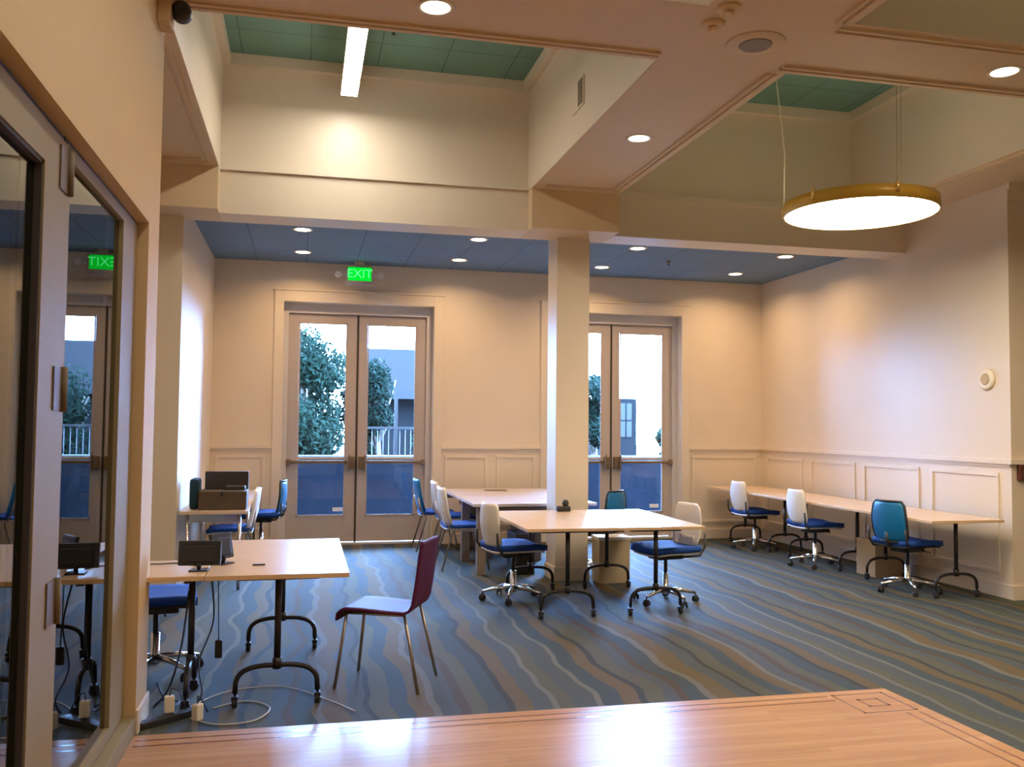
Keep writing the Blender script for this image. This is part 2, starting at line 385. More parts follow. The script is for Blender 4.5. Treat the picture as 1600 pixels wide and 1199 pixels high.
# raised mouldings on the soffits
bm = BM()
def frame_strip(bm, x0, x1, y0, y1, z, w=0.022, h=0.016):
    for (d, hh) in ((0, h), (0.05, h*0.7)):
        a0, a1, b0, b1 = x0+d, x1-d, y0+d, y1-d
        box(bm, a0, a1, b0, b0+w, z-hh, z); box(bm, a0, a1, b1-w, b1, z-hh, z); box(bm, a0, a0+w, b0+w, b1-w, z-hh, z); box(bm, a1-w, a1, b0+w, b1-w, z-hh, z)
def line_strip(bm, x0, x1, y0, y1, z, h=0.016): box(bm, x0, x1, y0, y1, z-h, z)
for d in (0.05, 0.10):    # right edge of the middle beam and its far end, cross beam edges, left beam edge
    line_strip(bm, B3-d-0.02, B3-d, YN1+0.02-d*0, 8.28-d+0.05, HS); line_strip(bm, B2+0.1, B3-d, 8.30-d, 8.32-d, HS)
    line_strip(bm, B3-d-0.02, B3-d, NY, YN0+d*0, HS)
    line_strip(bm, B1+0.0, B2-0.02, YN1-d-0.02, YN1-d, HS); line_strip(bm, B3-0.08, B4, YN1-d-0.02, YN1-d, HS)
    line_strip(bm, B3-0.05, B4, YN0+d, YN0+d+0.02, HS)
    line_strip(bm, B1-d-0.02, B1-d, 5.3, 8.26-d, HS); line_strip(bm, XL, B1-d, 8.26-d, 8.28-d, HS)
    line_strip(bm, B4+d, B4+d+0.02, NY, 8.4, HS)
struct('trim_3', bm, 'soffit')
# crown at the right wall end
bm = BM(); box(bm, W-0.02, 9.0, YE-0.05, YE, HS-0.06, HS); box(bm, W-0.02, 9.0, YE-0.025, YE, HS-0.16, HS-0.06); struct('trim_4', bm, 'trim')

# column
bm = BM(); box(bm, 2.469, 2.814, PY, PY+0.34, 0, HC, 0.006); box(bm, 2.455, 2.828, PY-0.014, PY+0.354, 0, 0.14, 0.004)
tag(struct('column', bm, 'wall'), 'square cream column standing behind the centre table under the middle beam', 'column', kind='structure')

# chair rail, wainscot frames, baseboards
def pframe(bm, a, b, z0, z1, plane, axis, s=0.035, t=0.014):
    # axis 'x': on the back wall (varying X), plane = Y; axis 'y': on the right wall, plane = X
    for (u0, u1, v0, v1) in ((a, b, z1-s, z1), (a, b, z0, z0+s), (a, a+s, z0+s, z1-s), (b-s, b, z0+s, z1-s)):
        if axis == 'x': box(bm, u0, u1, plane-t, plane, v0, v1, 0.003)
        else: box(bm, plane-t, plane, u0, u1, v0, v1, 0.003)
bm = BM()
for (a, b) in ((AX, OX[0][0]-0.11), (OX[0][1]+0.11, OX[1][0]-0.11), (OX[1][1]+0.11, W)):
    box(bm, a, b, D-0.035, D, HR-0.03, HR+0.015, 0.004); box(bm, a, b, D-0.018, D, HR-0.055, HR-0.03)
for (a, b) in ((-1.06, -0.47), (1.80, 2.37), (2.49, 3.02), (5.27, 6.24)): pframe(bm, a, b, 0.22, 1.15, D, 'x')
struct('trim_5', bm, 'trim')
bm = BM()
box(bm, W-0.035, W, YE, D, HR-0.03, HR+0.015, 0.004); box(bm, W-0.018, W, YE, D, HR-0.055, HR-0.03)
box(bm, W-0.035, 9.0, YE-0.035, YE, HR-0.03, HR+0.015)
for (a, b) in ((10.65, 11.58), (9.5, 10.46), (8.36, 9.34), (7.24, 8.18)): pframe(bm, a, b, 0.22, 1.15, W, 'y')
struct('trim_6', bm, 'trim')
bm = BM()
for (a, b) in ((AX, OX[0][0]-0.11), (OX[0][1]+0.11, OX[1][0]-0.11), (OX[1][1]+0.11, W)): box(bm, a, b, D-0.018, D, 0, 0.13, 0.004)
struct('baseboard_back', bm, 'trim')
bm = BM(); box(bm, W-0.018, W, YE, D-0.018, 0, 0.13, 0.004); box(bm, W-0.018, 9.0, YE-0.018, YE, 0, 0.13); struct('baseboard_right', bm, 'trim')
bm = BM(); box(bm, AX, AX+0.018, PY, D-0.018, 0, 0.13); box(bm, XL, AX+0.018, PY-0.018, PY, 0, 0.13); struct('baseboard_alcove', bm, 'trim')
# door casings
bm = BM()
for (a, b) in OX:
    c = 0.115
    box(bm, a-c, a, D-0.022, D, 0, HD+0.14, 0.004); box(bm, b, b+c, D-0.022, D, 0, HD+0.14, 0.004); box(bm, a, b, D-0.022, D, HD, HD+0.14, 0.004)
    box(bm, a-c-0.02, b+c+0.02, D-0.034, D, HD+0.14, HD+0.165, 0.003)
struct('trim_7', bm, 'trim')

# ---------------------------------------------------------------- french doors
def french_door(idx, dx, label):
    root = thing('door_%d' % idx, label, 'door', (dx, 11.94, 0), kind='structure')
    bm = BM()
    box(bm, -0.273, -0.21, -0.07, 0.05, 0, HD); box(bm, 1.56, 1.638, -0.07, 0.05, 0, HD); box(bm, -0.21, -0.19, 0.022, 0.05, 0.02, 2.965); box(bm, 1.54, 1.56, 0.022, 0.05, 0.02, 2.965); box(bm, -0.19, 1.54, 0.022, 0.05, 2.94, 2.965); box(bm, -0.21, 1.56, -0.07, 0.05, 2.965, HD)
    box(bm, -0.21, 1.56, -0.07, 0.05, 0, 0.022)
    obj('door_frame', bm, 'doorframe', root)
    bm = BM(); box(bm, 0.655, 0.68, -0.035, 0.02, 0.022, 2.96); obj('meeting_strip', bm, 'gap', root)
    for (x0, x1, g0, g1, s) in ((-0.2095, 0.655, -0.08, 0.53, 1), (0.68, 1.5595, 0.79, 1.43, -1)):
        bm = BM(); y0, y1 = -0.03, 0.02
        box(bm, x0, g0, y0, y1, 0.03, 2.96, 0.002); box(bm, g1, x1, y0, y1, 0.03, 2.96, 0.002)
        box(bm, g0, g1, y0, y1, 0.03, 0.36); box(bm, g0, g1, y0, y1, 2.85, 2.96)
        # glazing beads
        for (a, b, c, d) in ((g0, g0+0.018, 0.36, 2.85), (g1-0.018, g1, 0.36, 2.85), (g0, g1, 0.36, 0.38), (g0, g1, 2.83, 2.85)): box(bm, a, b, y0-0.008, y0, c, d)
        box(bm, g0, g1, -0.01, 0.015, 1.085, 1.12)
        leaf = obj('door_leaf', bm, 'door', root)
        bm = BM(); box(bm, g0, g1, -0.004, 0.004, 0.36, 2.85); obj('glass_pane', bm, 'glass', leaf)
        bm = BM()
        a, b = (x0+0.0, x1-0.05) if s > 0 else (x0+0.05, x1-0.0)
        box(bm, a, b, -0.085, -0.055, 1.035, 1.075, 0.006); 
        e0 = a if s > 0 else b
        box(bm, min(e0, e0+s*0.05), max(e0, e0+s*0.05), -0.09, -0.03, 1.02, 1.09, 0.006)
        obj('panic_bar', bm, 'brass', leaf)
        cx = 0.60 if s > 0 else 0.745
        bm = BM(); box(bm, cx-0.045, cx+0.045, -0.095, -0.03, 0.965, 1.13, 0.012)
        box(bm, cx-0.012-s*0.035, cx+0.012-s*0.035, -0.13, -0.095, 0.94, 1.16, 0.008)
        obj('handle', bm, 'brass', leaf)
    return root
french_door(1, 0.0, 'left pair of beige glazed double doors beneath the green exit sign')
french_door(2, 3.475, 'right pair of beige glazed double doors partly hidden by the column')
for (dx, lab) in ((0.0, 'small white sticker low on the glass of the doors under the exit sign'), (3.475+0.87, 'small white sticker low on the glass of the doors right of the column')):
    bm = BM(); box(bm, 0.38+dx, 0.51+dx, 11.929, 11.934, 0.42, 0.47); tag(obj('sticker', bm, 'label'), lab, 'sticker')

# ---------------------------------------------------------------- glazed partition: window_1 (sidelight) and door_3
root = thing('window_1', 'fixed glass sidelight in the left partition between hinged door and wall end', 'window', (XG, 4.2, 0), kind='structure')
bm = BM(); y0, y1 = 3.49-4.2, 4.83-4.2
box(bm, -0.05, 0.012, y1-0.34, y1, 0.10, OZ-0.02); box(bm, -0.05, 0.012, y0-0.04, y0+0.012, 0.10, OZ-0.02)
box(bm, -0.05, 0.012, y0, y1-0.34, 0.10, 0.155); box(bm, -0.05, 0.012, y0, y1-0.34, OZ-0.07, OZ-0.02)
obj('window_frame', bm, 'frame', root)
bm = BM(); box(bm, -0.09, 0.065, OY0-4.2, 4.85-4.2, 0.0, 0.095, 0.003); obj('window_sill', bm, 'frame', root)
bm = BM(); box(bm, -0.02, -0.008, y0+0.01, y1-0.34, 0.15, OZ-0.07); obj('glass_pane', bm, 'pglass', root)
bm = BM(); box(bm, -0.05, 0.004, y1, y1+0.018, 0.095, OZ); box(bm, -0.05, 0.004, y0-0.04, y1, OZ-0.02, OZ); box(bm, -0.05, 0.0, -4.0, y0-0.04, OZ-0.02, OZ)
obj('gap_strip', bm, 'gap', root)  # dark strips stand in for the shade in the gaps around the frame
root = thing('door_3', 'glass door with beige stiles and three hinges at the left edge', 'door', (XG, 3.0, 0), kind='structure')
bm = BM(); y0, y1 = 2.15-3.0, 3.42-3.0
box(bm, -0.04, 0.02, y1-0.27, y1, 0.105, OZ-0.035, 0.003); box(bm, -0.04, 0.02, y0, y0+0.15, 0.105, OZ-0.035, 0.003)
box(bm, -0.04, 0.02, y0+0.15, y1-0.27, 0.105, 0.42); box(bm, -0.04, 0.02, y0+0.15, y1-0.27, OZ-0.17, OZ-0.035)
dl = obj('door_leaf', bm, 'frame', root)
bm = BM(); g0, g1 = y0+0.15, y1-0.27
for (a, b, c, d) in ((g0, g0+0.012, 0.42, OZ-0.17), (g1-0.012, g1, 0.42, OZ-0.17), (g0, g1, 0.42, 0.432), (g0, g1, OZ-0.182, OZ-0.17)): box(bm, -0.012, 0.014, a, b, c, d)
obj('glazing_bead', bm, 'gap', dl)
bm = BM(); box(bm, -0.02, -0.008, g0, g1, 0.42, OZ-0.17); obj('glass_pane', bm, 'pglass', dl)
for z in (2.42, 1.66, 0.93):
    bm = BM(); lathe(bm, [(0.013, -0.078), (0.013, 0.078)], 10, (0.030, y1+0.006, z)); box(bm, 0.0205, 0.026, y1-0.10, y1+0.04, z-0.075, z+0.075)
    for k in (-0.04, 0, 0.04): lathe(bm, [(0.0125, -0.003), (0.0125, 0.003)], 10, (0.028, y1+0.006, z+k))
    obj('hinge', bm, 'hinge', root)
root = thing('window_2', 'second glass sidelight of the partition beside the camera', 'window', (XG, 0, 0), kind='structure')
bm = BM(); box(bm, -0.05, 0.012, OY0, OY0+0.05, 0.1, OZ-0.02); box(bm, -0.05, 0.012, 2.2, 2.28, 0.1, OZ-0.02); box(bm, -0.05, 0.012, OY0, 2.2, 0.1, 0.155); box(bm, -0.05, 0.012, OY0, 2.2, OZ-0.07, OZ-0.02)
obj('window_frame', bm, 'frame', root)
bm = BM(); box(bm, -0.02, -0.008, OY0, 2.2, 0.15, OZ-0.07); obj('glass_pane', bm, 'pglass', root)

# ================================================================ LIGHT FITTINGS
def downlight(first=[None]):
    root = thing('recessed_downlight', '', 'light')
    bm = BM(); lathe(bm, [(0.082, -0.006), (0.104, -0.006), (0.108, 0.0), (0.082, 0.0)], 28, hollow=True); obj('trim_ring', bm, 'trim', root)
    bm = BM(); lathe(bm, [(0.081, -0.004), (0.081, -0.001)], 28, smooth=False); obj('lens', bm, 'lens', root)
    ld = bpy.data.lights.new('downlight_lamp', 'AREA'); ld.shape = 'DISK'; ld.size = 0.15; ld.energy = 14; ld.color = (1.0, 0.66, 0.36); ld.spread = math.radians(150)
    lo = bpy.data.objects.new('lamp', ld); COL.objects.link(lo); lo.location = (0, 0, -0.008); lo.parent = root
    return root
dl0 = downlight(); used = False
DL = []
side = {-0.05: 'leftmost', 1.84: 'second from left', 3.70: 'third from left', 5.57: 'rightmost'}
for x in (-0.05, 1.84, 3.70, 5.57):
    for y, row in ((9.73, 'front row'), (11.02, 'back row by the doors')):
        DL.append((x, y, HC, '%s recessed downlight, %s of blue alcove ceiling' % (side[x], row), 'downlights in the blue alcove ceiling'))
DL += [(0.66, 4.84, HS, 'round recessed downlight on the cross beam left of the smoke detectors', 'downlights in the beams'),
       (2.55, 6.69, HS, 'round recessed downlight in the soffit of the long middle beam', 'downlights in the beams'),
       (4.32, 4.84, HS, 'round recessed downlight on the cross beam at the upper right edge', 'downlights in the beams'),
       (-2.3, 6.7, HS, 'added unseen fill downlight in the left beam behind the partition', 'downlights in the beams'),  # this and those below are unseen, added as fill for the dark ceiling
       (6.9, 4.84, HS, 'added unseen fill downlight on the beam outside the right edge', 'downlights in the beams'),
       (2.55, 2.8, HS, 'added unseen fill downlight in the middle beam nearer the camera', 'downlights in the beams'),
       (0.66, 0.4, HS, 'added unseen fill downlight left of and behind the camera', 'downlights in the beams'),
       (4.32, 0.4, HS, 'added unseen fill downlight right of and behind the camera', 'downlights in the beams'),
       (7.6, 2.0, HS, 'added unseen fill downlight over the far right side of the room', 'downlights in the beams')]
for (x, y, z, lab, g) in DL:
    place(dl0, used, (x, y, z), 0, lab, g); used = True

# linear pendant in the left well
root = thing('linear_pendant', 'slim bright linear light hanging in the left ceiling well', 'light', (0.34, 7.42, 4.50))
bm = BM(); box(bm, -0.075, 0.075, -0.74, 0.74, 0.012, 0.075, 0.006); obj('housing', bm, 'trim', root)
bm = BM(); box(bm, -0.070, 0.070, -0.73, 0.73, 0.0, 0.0115); obj('diffuser', bm, 'linear', root)
for y in (-0.5, 0.5):
    bm = BM(); tube(bm, [(0, y, 0.07), (0, y, HG-4.50)], 0.002, 6); obj('suspension_cable', bm, 'steel', root)
# disc pendant in the right well
DCX, DCY, DCZ, DR = 4.38, 6.48, 3.29, 0.60
root = thing('disc_pendant', 'large round glowing disc pendant with mustard gold rim', 'light', (DCX, DCY, DCZ))
bm = BM(); lathe(bm, [(DR-0.012, 0.0), (DR, 0.0), (DR, 0.10), (DR-0.02, 0.104), (0.0001, 0.104), (0.0001, 0.09), (DR-0.012, 0.09)], 72, hollow=True)
rim = obj('rim', bm, 'gold', root)
bm = BM(); lathe(bm, [(DR-0.013, 0.004), (DR-0.013, 0.03)], 72, smooth=False); obj('diffuser', bm, 'disc', root)
bm = BM(); lathe(bm, [(DR-0.10, 0.105), (DR-0.10, 0.110)], 48, smooth=False); obj('upper_diffuser', bm, 'uplight', root)
for a in (math.radians(262), math.radians(142), math.radians(22), math.radians(202)):
    bm = BM(); c = (math.cos(a)*(DR+0.006), math.sin(a)*(DR+0.006), 0); lathe(bm, [(0.012, 0.03), (0.014, 0.034), (0.014, 0.122), (0.010, 0.126)], 12, c); obj('lug', bm, 'goldlug', root)
for (a, tx, ty, sl) in ((142, 0, 0.2, 0.06), (22, 0, 0, 0), (262, 0, 0, 0)):
    a = math.radians(a); p = Vector((math.cos(a)*DR, math.sin(a)*DR, 0.12)); q = Vector((p.x+tx, p.y+ty, HG-DCZ-0.0))
    if sl:   # slack power cord kinked under the ceiling
        pts = [p, p+Vector((0.01, 0, 0.45)), p+Vector((-0.03, 0.02, 0.9)), p+Vector((-0.06, 0.03, 1.2)), p+Vector((0.03, 0.05, 1.5)), Vector((p.x+0.06, p.y+0.1, HG-DCZ))]
        bm = BM(); tube(bm, pts, 0.0045, 6); obj('power_cord', bm, 'cable', root)
    else:
        bm = BM(); tube(bm, [p, q], 0.0016, 6); obj('suspension_cable', bm, 'vent', root)

# unseen copies of both pendants, added to brighten the dark near wells
c = copy_tree(bpy.data.objects['disc_pendant']); c.location = (4.38, 2.5, 3.29); c['label'] = 'added unseen disc pendant with gold rim, brightening the near right well'
c = copy_tree(bpy.data.objects['linear_pendant']); c.location = (0.34, 2.7, 4.50); c['label'] = 'added unseen linear light, brightening the near left ceiling well'
# exit sign with two bug-eye lamps
root = thing('exit_sign', 'lit green exit sign with emergency lamps above the left doors', 'sign', (0.65, 11.5, 3.425))
bm = BM(); box(bm, -0.175, 0.175, -0.03, 0.03, -0.125, 0.105, 0.008); box(bm, -0.06, 0.06, -0.02, 0.02, 0.105, HC-3.425); obj('housing', bm, 'door', root)
bm = BM(); box(bm, -0.145, 0.145, -0.034, -0.0302, -0.075, 0.095); obj('face_plate', bm, 'green', root)
cu = bpy.data.curves.new('txt', 'FONT'); cu.body = 'EXIT'; cu.size = 0.155; cu.align_x = 'CENTER'; cu.align_y = 'CENTER'; cu.extrude = 0.002
to = bpy.data.objects.new('txt', cu); COL.objects.link(to); dg = bpy.context.evaluated_depsgraph_get()
me = bpy.data.meshes.new_from_object(to.evaluated_get(dg)); bpy.data.objects.remove(to)
me.transform(Matrix.Translation((0, -0.0365, 0.01)) @ Matrix.Rotation(PI/2, 4, 'X') @ Matrix.Scale(1.0, 4))
me.materials.clear(); me.materials.append(mt['greenl']); lo = bpy.data.objects.new('lettering', me); COL.objects.link(lo); lo.parent = root
for s in (-1, 1):
    bm = BM(); lathe(bm, [(0.035, 0.02), (0.042, -0.01), (0.042, -0.035), (0.03, -0.04)], 18, (s*0.265, 0, 0.0), axis='Y'); box(bm, min(s*0.17, s*0.235), max(s*0.17, s*0.235), -0.012, 0.012, -0.012, 0.012)
    obj('emergency_lamp', bm, 'whitep', root)

# ================================================================ FITTINGS ON WALLS AND SOFFIT
bm = BM(); lathe(bm, [(0.10, -0.012), (0.165, -0.006), (0.175, 0.0)], 32, (2.58, 4.84, HS)); lathe(bm, [(0.093, -0.018), (0.098, -0.0125)], 32, (2.58, 4.84, HS), mi=1)
tag(obj('ceiling_speaker', bm, ['soffit', 'grille']), 'round grey ceiling speaker where the two beams cross', 'speaker')
for (x, y, lab) in ((2.22, 4.66, 'small round detector on the soffit next to the ceiling speaker'), (2.22, 4.46, 'small round detector on the soffit nearest the top edge')):
    root = thing('smoke_detector', lab, 'detector', (x, y, HS), group='detectors on the middle beam')
    bm = BM(); lathe(bm, [(0.05, -0.02), (0.068, -0.012), (0.07, 0.0)], 24); obj('base', bm, 'soffit', root)
    bm = BM(); lathe(bm, [(0.012, -0.045), (0.028, -0.04), (0.028, -0.0205)], 18); obj('sensor_cap', bm, 'soffit', root)
root = thing('wall_vent', 'slim dark vent grille on the right side of the left ceiling well', 'vent', (B2-e, 6.85, 4.2))
bm = BM(); box(bm, -0.012, 0, -0.15, 0.15, -0.12, 0.12, 0.003); obj('frame', bm, 'trim', root)
bm = BM(); box(bm, -0.016, -0.0125, -0.13, -0.02, -0.10, 0.10); obj('grille', bm, 'vent', root)
root = thing('security_camera', 'dark security camera on a beige bracket at the top of the left wall', 'camera', (-0.75, 5.0, 3.70))
bm = BM(); box(bm, -0.035, 0.03, -0.1, 0.05, -0.07, 0.14, 0.008); obj('bracket', bm, 'partition', root)
bm = BM(); lathe(bm, [(0.03, -0.05), (0.048, -0.04), (0.052, 0.03), (0.04, 0.05)], 20, (0.075, 0, 0.03), axis='Y'); obj('camera_body', bm, 'rubber', root)
root = thing('wall_speaker', 'small round cream wall fixture high on the right wall', 'fixture', (W, 7.37, 2.03))
bm = BM()
lathe(bm, [(0.10, 0.0), (0.10, -0.02), (0.085, -0.032)], 28, axis='X'); obj('rim', bm, 'cream', root)
bm = BM(); lathe(bm, [(0.055, -0.0325), (0.05, -0.04)], 24, axis='X'); obj('centre', bm, 'cardboard', root)
root = thing('wall_call_box', 'small dark red box on the wall at the right edge below the rail', 'box', (6.44, YE, 1.16))
bm = BM(); box(bm, -0.05, 0.06, -0.05, -0.0, -0.07, 0.07, 0.006); obj('body', bm, 'red', root)
bm = BM(); box(bm, -0.02, 0.03, -0.056, -0.051, -0.03, 0.03); obj('face_plate', bm, 'vent', root)

for (x, y, z, lab) in ((0.68, 7.6, HG, 'tiny dark sprinkler head on the green tiles right of the linear light'), (4.35, 10.38, HC, 'tiny dark sprinkler head on the blue alcove ceiling')):
    root = thing('sprinkler_head', lab, 'sprinkler', (x, y, z))
    bm = BM(); lathe(bm, [(0.012, -0.03), (0.03, -0.006), (0.032, 0.0)], 14); obj('escutcheon', bm, 'vent', root)
    bm = BM(); lathe(bm, [(0.02, -0.055), (0.02, -0.051)], 12); tube(bm, [(0, 0, -0.052), (0, 0, -0.03)], 0.006, 6); obj('deflector', bm, 'gap', root)

# ================================================================ TABLES
TH = 0.735
def caster_bm(x, y):
    bm = BM(); lathe(bm, [(0.012, -0.014), (0.026, -0.014), (0.028, 0), (0.026, 0.014), (0.012, 0.014)], 14, (x, y, 0.028), axis='X'); tube(bm, [(x, y, 0.05), (x, y, 0.085)], 0.009, 8)
    box(bm, x-0.018, x+0.018, y-0.022, y+0.022, 0.04, 0.062, 0.006); return bm
def make_table(label, L=1.52, Wd=0.755, foot=0.44, ys=(-0.62, 0.62), mat='laminate', edge='edge', pxs=0):
    root = thing('folding_table', label, 'table')
    bm = BM(); box(bm, -Wd/2, Wd/2, -L/2, L/2, TH-0.026, TH, 0.003)
    for f in bm.faces:
        if abs(f.normal.z) < 0.5 and f.calc_area() > 0.005: f.material_index = 1
    obj('tabletop', bm, [mat, edge], root)
    for y in ys:
        bm = BM()
        tube(bm, [(pxs, y, 0.245), (pxs, y, TH-0.03)], 0.0185, 10); tube(bm, [(pxs, y, 0.20), (pxs, y, 0.26)], 0.026, 10)
        pts = []
        for k in range(17):
            a = PI*k/16; c, s = math.cos(a), math.sin(a)
            pts.append((pxs - foot/2*math.copysign(abs(c)**0.7, c), y, 0.075 + 0.145*max(s, 0)**0.55))
        tube(bm, pts, 0.0145, 8)
        box(bm, pxs-0.22, pxs+0.22, y-0.02, y+0.02, TH-0.05, TH-0.027, 0.004)
        lg = obj('leg', bm, 'black', root)
        for s in (-1, 1): obj('caster', caster_bm(pxs+s*foot/2, y), 'rubber', lg)
    bm = BM(); box(bm, pxs-0.015, pxs+0.015, min(ys)+0.02, max(ys)-0.02, TH-0.05, TH-0.027); obj('under_rail', bm, 'black', root)
    return root
t0 = make_table('pale maple table top nearest the purple chair, black arched legs')
t0.location = (-0.118, 5.83, 0)
t1 = copy_tree(t0); t1.location = (2.10, 7.70, 0); t1['label'] = 'left of the two maple tables in the room centre before the column'; t1['group'] = 'centre tables'
t2 = copy_tree(t0); t2.location = (2.858, 7.70, 0); t2['label'] = 'right of the two maple tables in the room centre, beside the white chair'; t2['group'] = 'centre tables'
WT = ['maple wall table nearest the camera along the right wall', 'middle of the three maple tables along the right wall', 'maple wall table farthest away along the right wall']
for i, y in enumerate((7.80, 9.325, 10.85)):
    r = make_table(WT[i], foot=0.44, ys=(-0.52, 0.52), pxs=0.06) if i == 0 else copy_tree(r)
    r.location = (5.83, y, 0); r['label'] = WT[i]; r['group'] = 'tables along the right wall'
tb = make_table('maple table at left edge holding the small black screen', L=1.50, Wd=0.60, foot=0.40, ys=(-0.66, 0.66))
tb.location = (-0.50-0.75, 5.38, 0); tb.rotation_euler = (0, 0, PI/2)
# narrow tables at the alcove wall
def leg_table(label, x0, x1, y0, y1, mat, leg, lw, name='work_table', legm=None):
    cx, cy = (x0+x1)/2, (y0+y1)/2; hx, hy = (x1-x0)/2, (y1-y0)/2
    root = thing(name, label, 'table', (cx, cy, 0))
    bm = BM(); box(bm, -hx, hx, -hy, hy, TH-0.03, TH, 0.003); obj('tabletop', bm, mat, root)
    for sx in (-1, 1):
        for sy in (-1, 1):
            bm = BM(); a = sx*(hx-0.05-lw/2) - (0.3 if sx > 0 and lw > 0.05 else 0) + (0.3 if sx < 0 and y1 > 11 and lw > 0.05 else 0); b = sy*(hy-0.05-lw/2)
            if lw < 0.04: tube(bm, [(a, b, 0), (a, b, TH-0.03)], lw/2, 10)
            else: box(bm, a-lw/2, a+lw/2, b-lw/2, b+lw/2, 0, TH-0.03, 0.004)
            obj('leg', bm, leg, root)
    for b in (-hy+0.09, hy-0.09):
        bm = BM(); box(bm, -hx+0.06, hx-0.06, b-0.01, b+0.01, TH-0.11, TH-0.03); obj('apron', bm, leg, root)
    return root
leg_table('narrow pale table at the alcove wall carrying the dark open case', -1.09, -0.50, 8.75, 10.1, 'laminate', 'chrome', 0.03, 'side_table')
leg_table('narrow pale table in the alcove corner beside the teal chair', -1.09, -0.50, 10.13, 11.5, 'laminate2', 'chrome', 0.03, 'side_table')
leg_table('lavender grey topped table on thick square legs behind the front white chair', 1.72, 3.05, 9.2, 10.32, 'laminate2', 'woodleg', 0.09)
leg_table('lavender grey topped table against the back wall between the door pairs', 1.72, 3.05, 10.34, 11.46, 'laminate2', 'woodleg', 0.09)

# ================================================================ CHAIRS (front = +x)
def back_fn(w, z0, z1, x0, lean=0.10, curve=0.05, corner=0.12):
    def fn(u, v):
        z = z0 + (z1-z0)*v; s = 2*u-1
        hw = w/2*(0.86 + 0.14*math.sin(PI*min(1, v*0.9+0.1)))
        k = max(0, (v-(1-corner))/corner) if v > 1-corner else (max(0, (corner-v)/corner) if v < corner else 0)
        hw *= 1 - 0.16*k*k
        return (x0 - lean*(v**1.1)*(z1-z0) + curve*(s*s) - 0.02*math.sin(PI*v), s*hw, z)
    return fn
def seat_fn(d, w, z, x0):
    def fn(u, v):
        s = 2*v-1; x = x0 + d*u
        hw = w/2*(1 - 0.10*abs(2*u-1)**4)
        return (x, s*hw, z + 0.012*s*s - 0.035*max(0, u-0.78)**1.0*1.6)
    return fn
def make_task_chair(backm, backname, base='chrome'):
    root = thing('task_chair', '', 'chair')
    bm = BM(); shell(bm, seat_fn(0.46, 0.47, 0.475, -0.23), 12, 10, 0.05); obj('seat', bm, 'blue', root)
    bm = BM(); shell(bm, seat_fn(0.44, 0.44, 0.440, -0.23), 12, 10, 0.018); obj('seat_shell', bm, 'whiteu' if backm != 'teal' else 'rubber', root)
    bm = BM(); shell(bm, back_fn(0.40, 0.495, 0.865, -0.245), 12, 14, 0.014); bk = obj('backrest', bm, backm, root)
    if backm != 'teal':
        bm = BM(); shell(bm, lambda u, v: (-0.215-0.02*v, (2*u-1)*0.14*(1-0.25*v), 0.43+0.16*v), 6, 5, 0.012); obj('back_spine', bm, 'whiteu', root)
    else:
        bm = BM(); pts = []
        fn = back_fn(0.41, 0.49, 0.87, -0.245)
        loop = [fn(u/10, 0) for u in range(11)] + [fn(1, v/10) for v in range(1, 11)] + [fn(1-u/10, 1) for u in range(1, 11)] + [fn(0, 1-v/10) for v in range(1, 10)]
        tube(bm, loop, 0.012, 6, closed=True); obj('back_frame', bm, 'rubber', bk)
        bm = BM(); tube(bm, [(-0.2, 0, 0.44), (-0.25, 0, 0.47), (-0.262, 0, 0.58)], 0.02, 8); obj('back_spine', bm, 'rubber', root)
    for s in (-1, 1):
        bm = BM(); tube(bm, [(-0.05, s*0.20, 0.425), (-0.20, s*0.225, 0.43), (-0.255, s*0.225, 0.50), (-0.262, s*0.215, 0.62)], 0.011, 8); obj('back_arm', bm, 'rubber', root)
    bm = BM(); box(bm, -0.13, 0.13, -0.09, 0.09, 0.385, 0.43, 0.012); tube(bm, [(0, 0, 0.25), (0, 0, 0.39)], 0.016, 10); tube(bm, [(0.05, 0.0, 0.40), (0.05, -0.22, 0.40)], 0.006, 6); obj('tilt_mechanism', bm, 'rubber', root)
    bm = BM(); lathe(bm, [(0.03, 0.075), (0.034, 0.10), (0.026, 0.11), (0.026, 0.26), (0.022, 0.262)], 16); obj('gas_column', bm, base, root)
    bm = BM()
    cs = []
    for k in range(5):
        a = 2*PI*k/5 + 0.35; c, s = math.cos(a), math.sin(a)
        tube(bm, [(0.02*c, 0.02*s, 0.112), (0.14*c, 0.14*s, 0.108), (0.275*c, 0.275*s, 0.082)], [0.024, 0.018, 0.012], 8); cs.append((0.275*c, 0.275*s, a))
    bs = obj('star_base', bm, base, root)
    for (x, y, a) in cs:
        bm = BM(); R = Matrix.Translation((x, y, 0)) @ Matrix.Rotation(a*1.7, 4, 'Z')
        for s in (-1, 1): lathe(bm, [(0.012, s*0.009), (0.027, s*0.010), (0.028, s*0.018), (0.022, s*0.024)], 12, (0, 0, 0.0285), axis='X')
        tube(bm, [(0, 0, 0.03), (0, 0, 0.085)], 0.008, 6); box(bm, -0.012, 0.012, -0.02, 0.02, 0.03, 0.062, 0.004)
        bmesh.ops.transform(bm, matrix=R, verts=bm.verts); obj('caster', bm, 'rubber', bs)
    return root
WC = make_task_chair('whitep', 'white'); TC = make_task_chair('teal', 'teal')
g = 'wheeled task chairs with blue seats'
wu = tu = False
for (x, y, rz, lab) in ((1.84, 7.90, 0.22, 'white backed wheeled chair at the left side of the centre tables'),
                        (3.14, 7.55, PI+0.2, 'white backed wheeled chair at the right end of the centre tables'),
                        (5.65, 10.65, 0.05, 'white backed wheeled chair farthest along the right wall table row'),
                        (5.62, 9.20, 0.0, 'white backed wheeled chair next before the teal one at the right wall')):
    place(WC, wu, (x, y, 0), rz, lab, g); wu = True
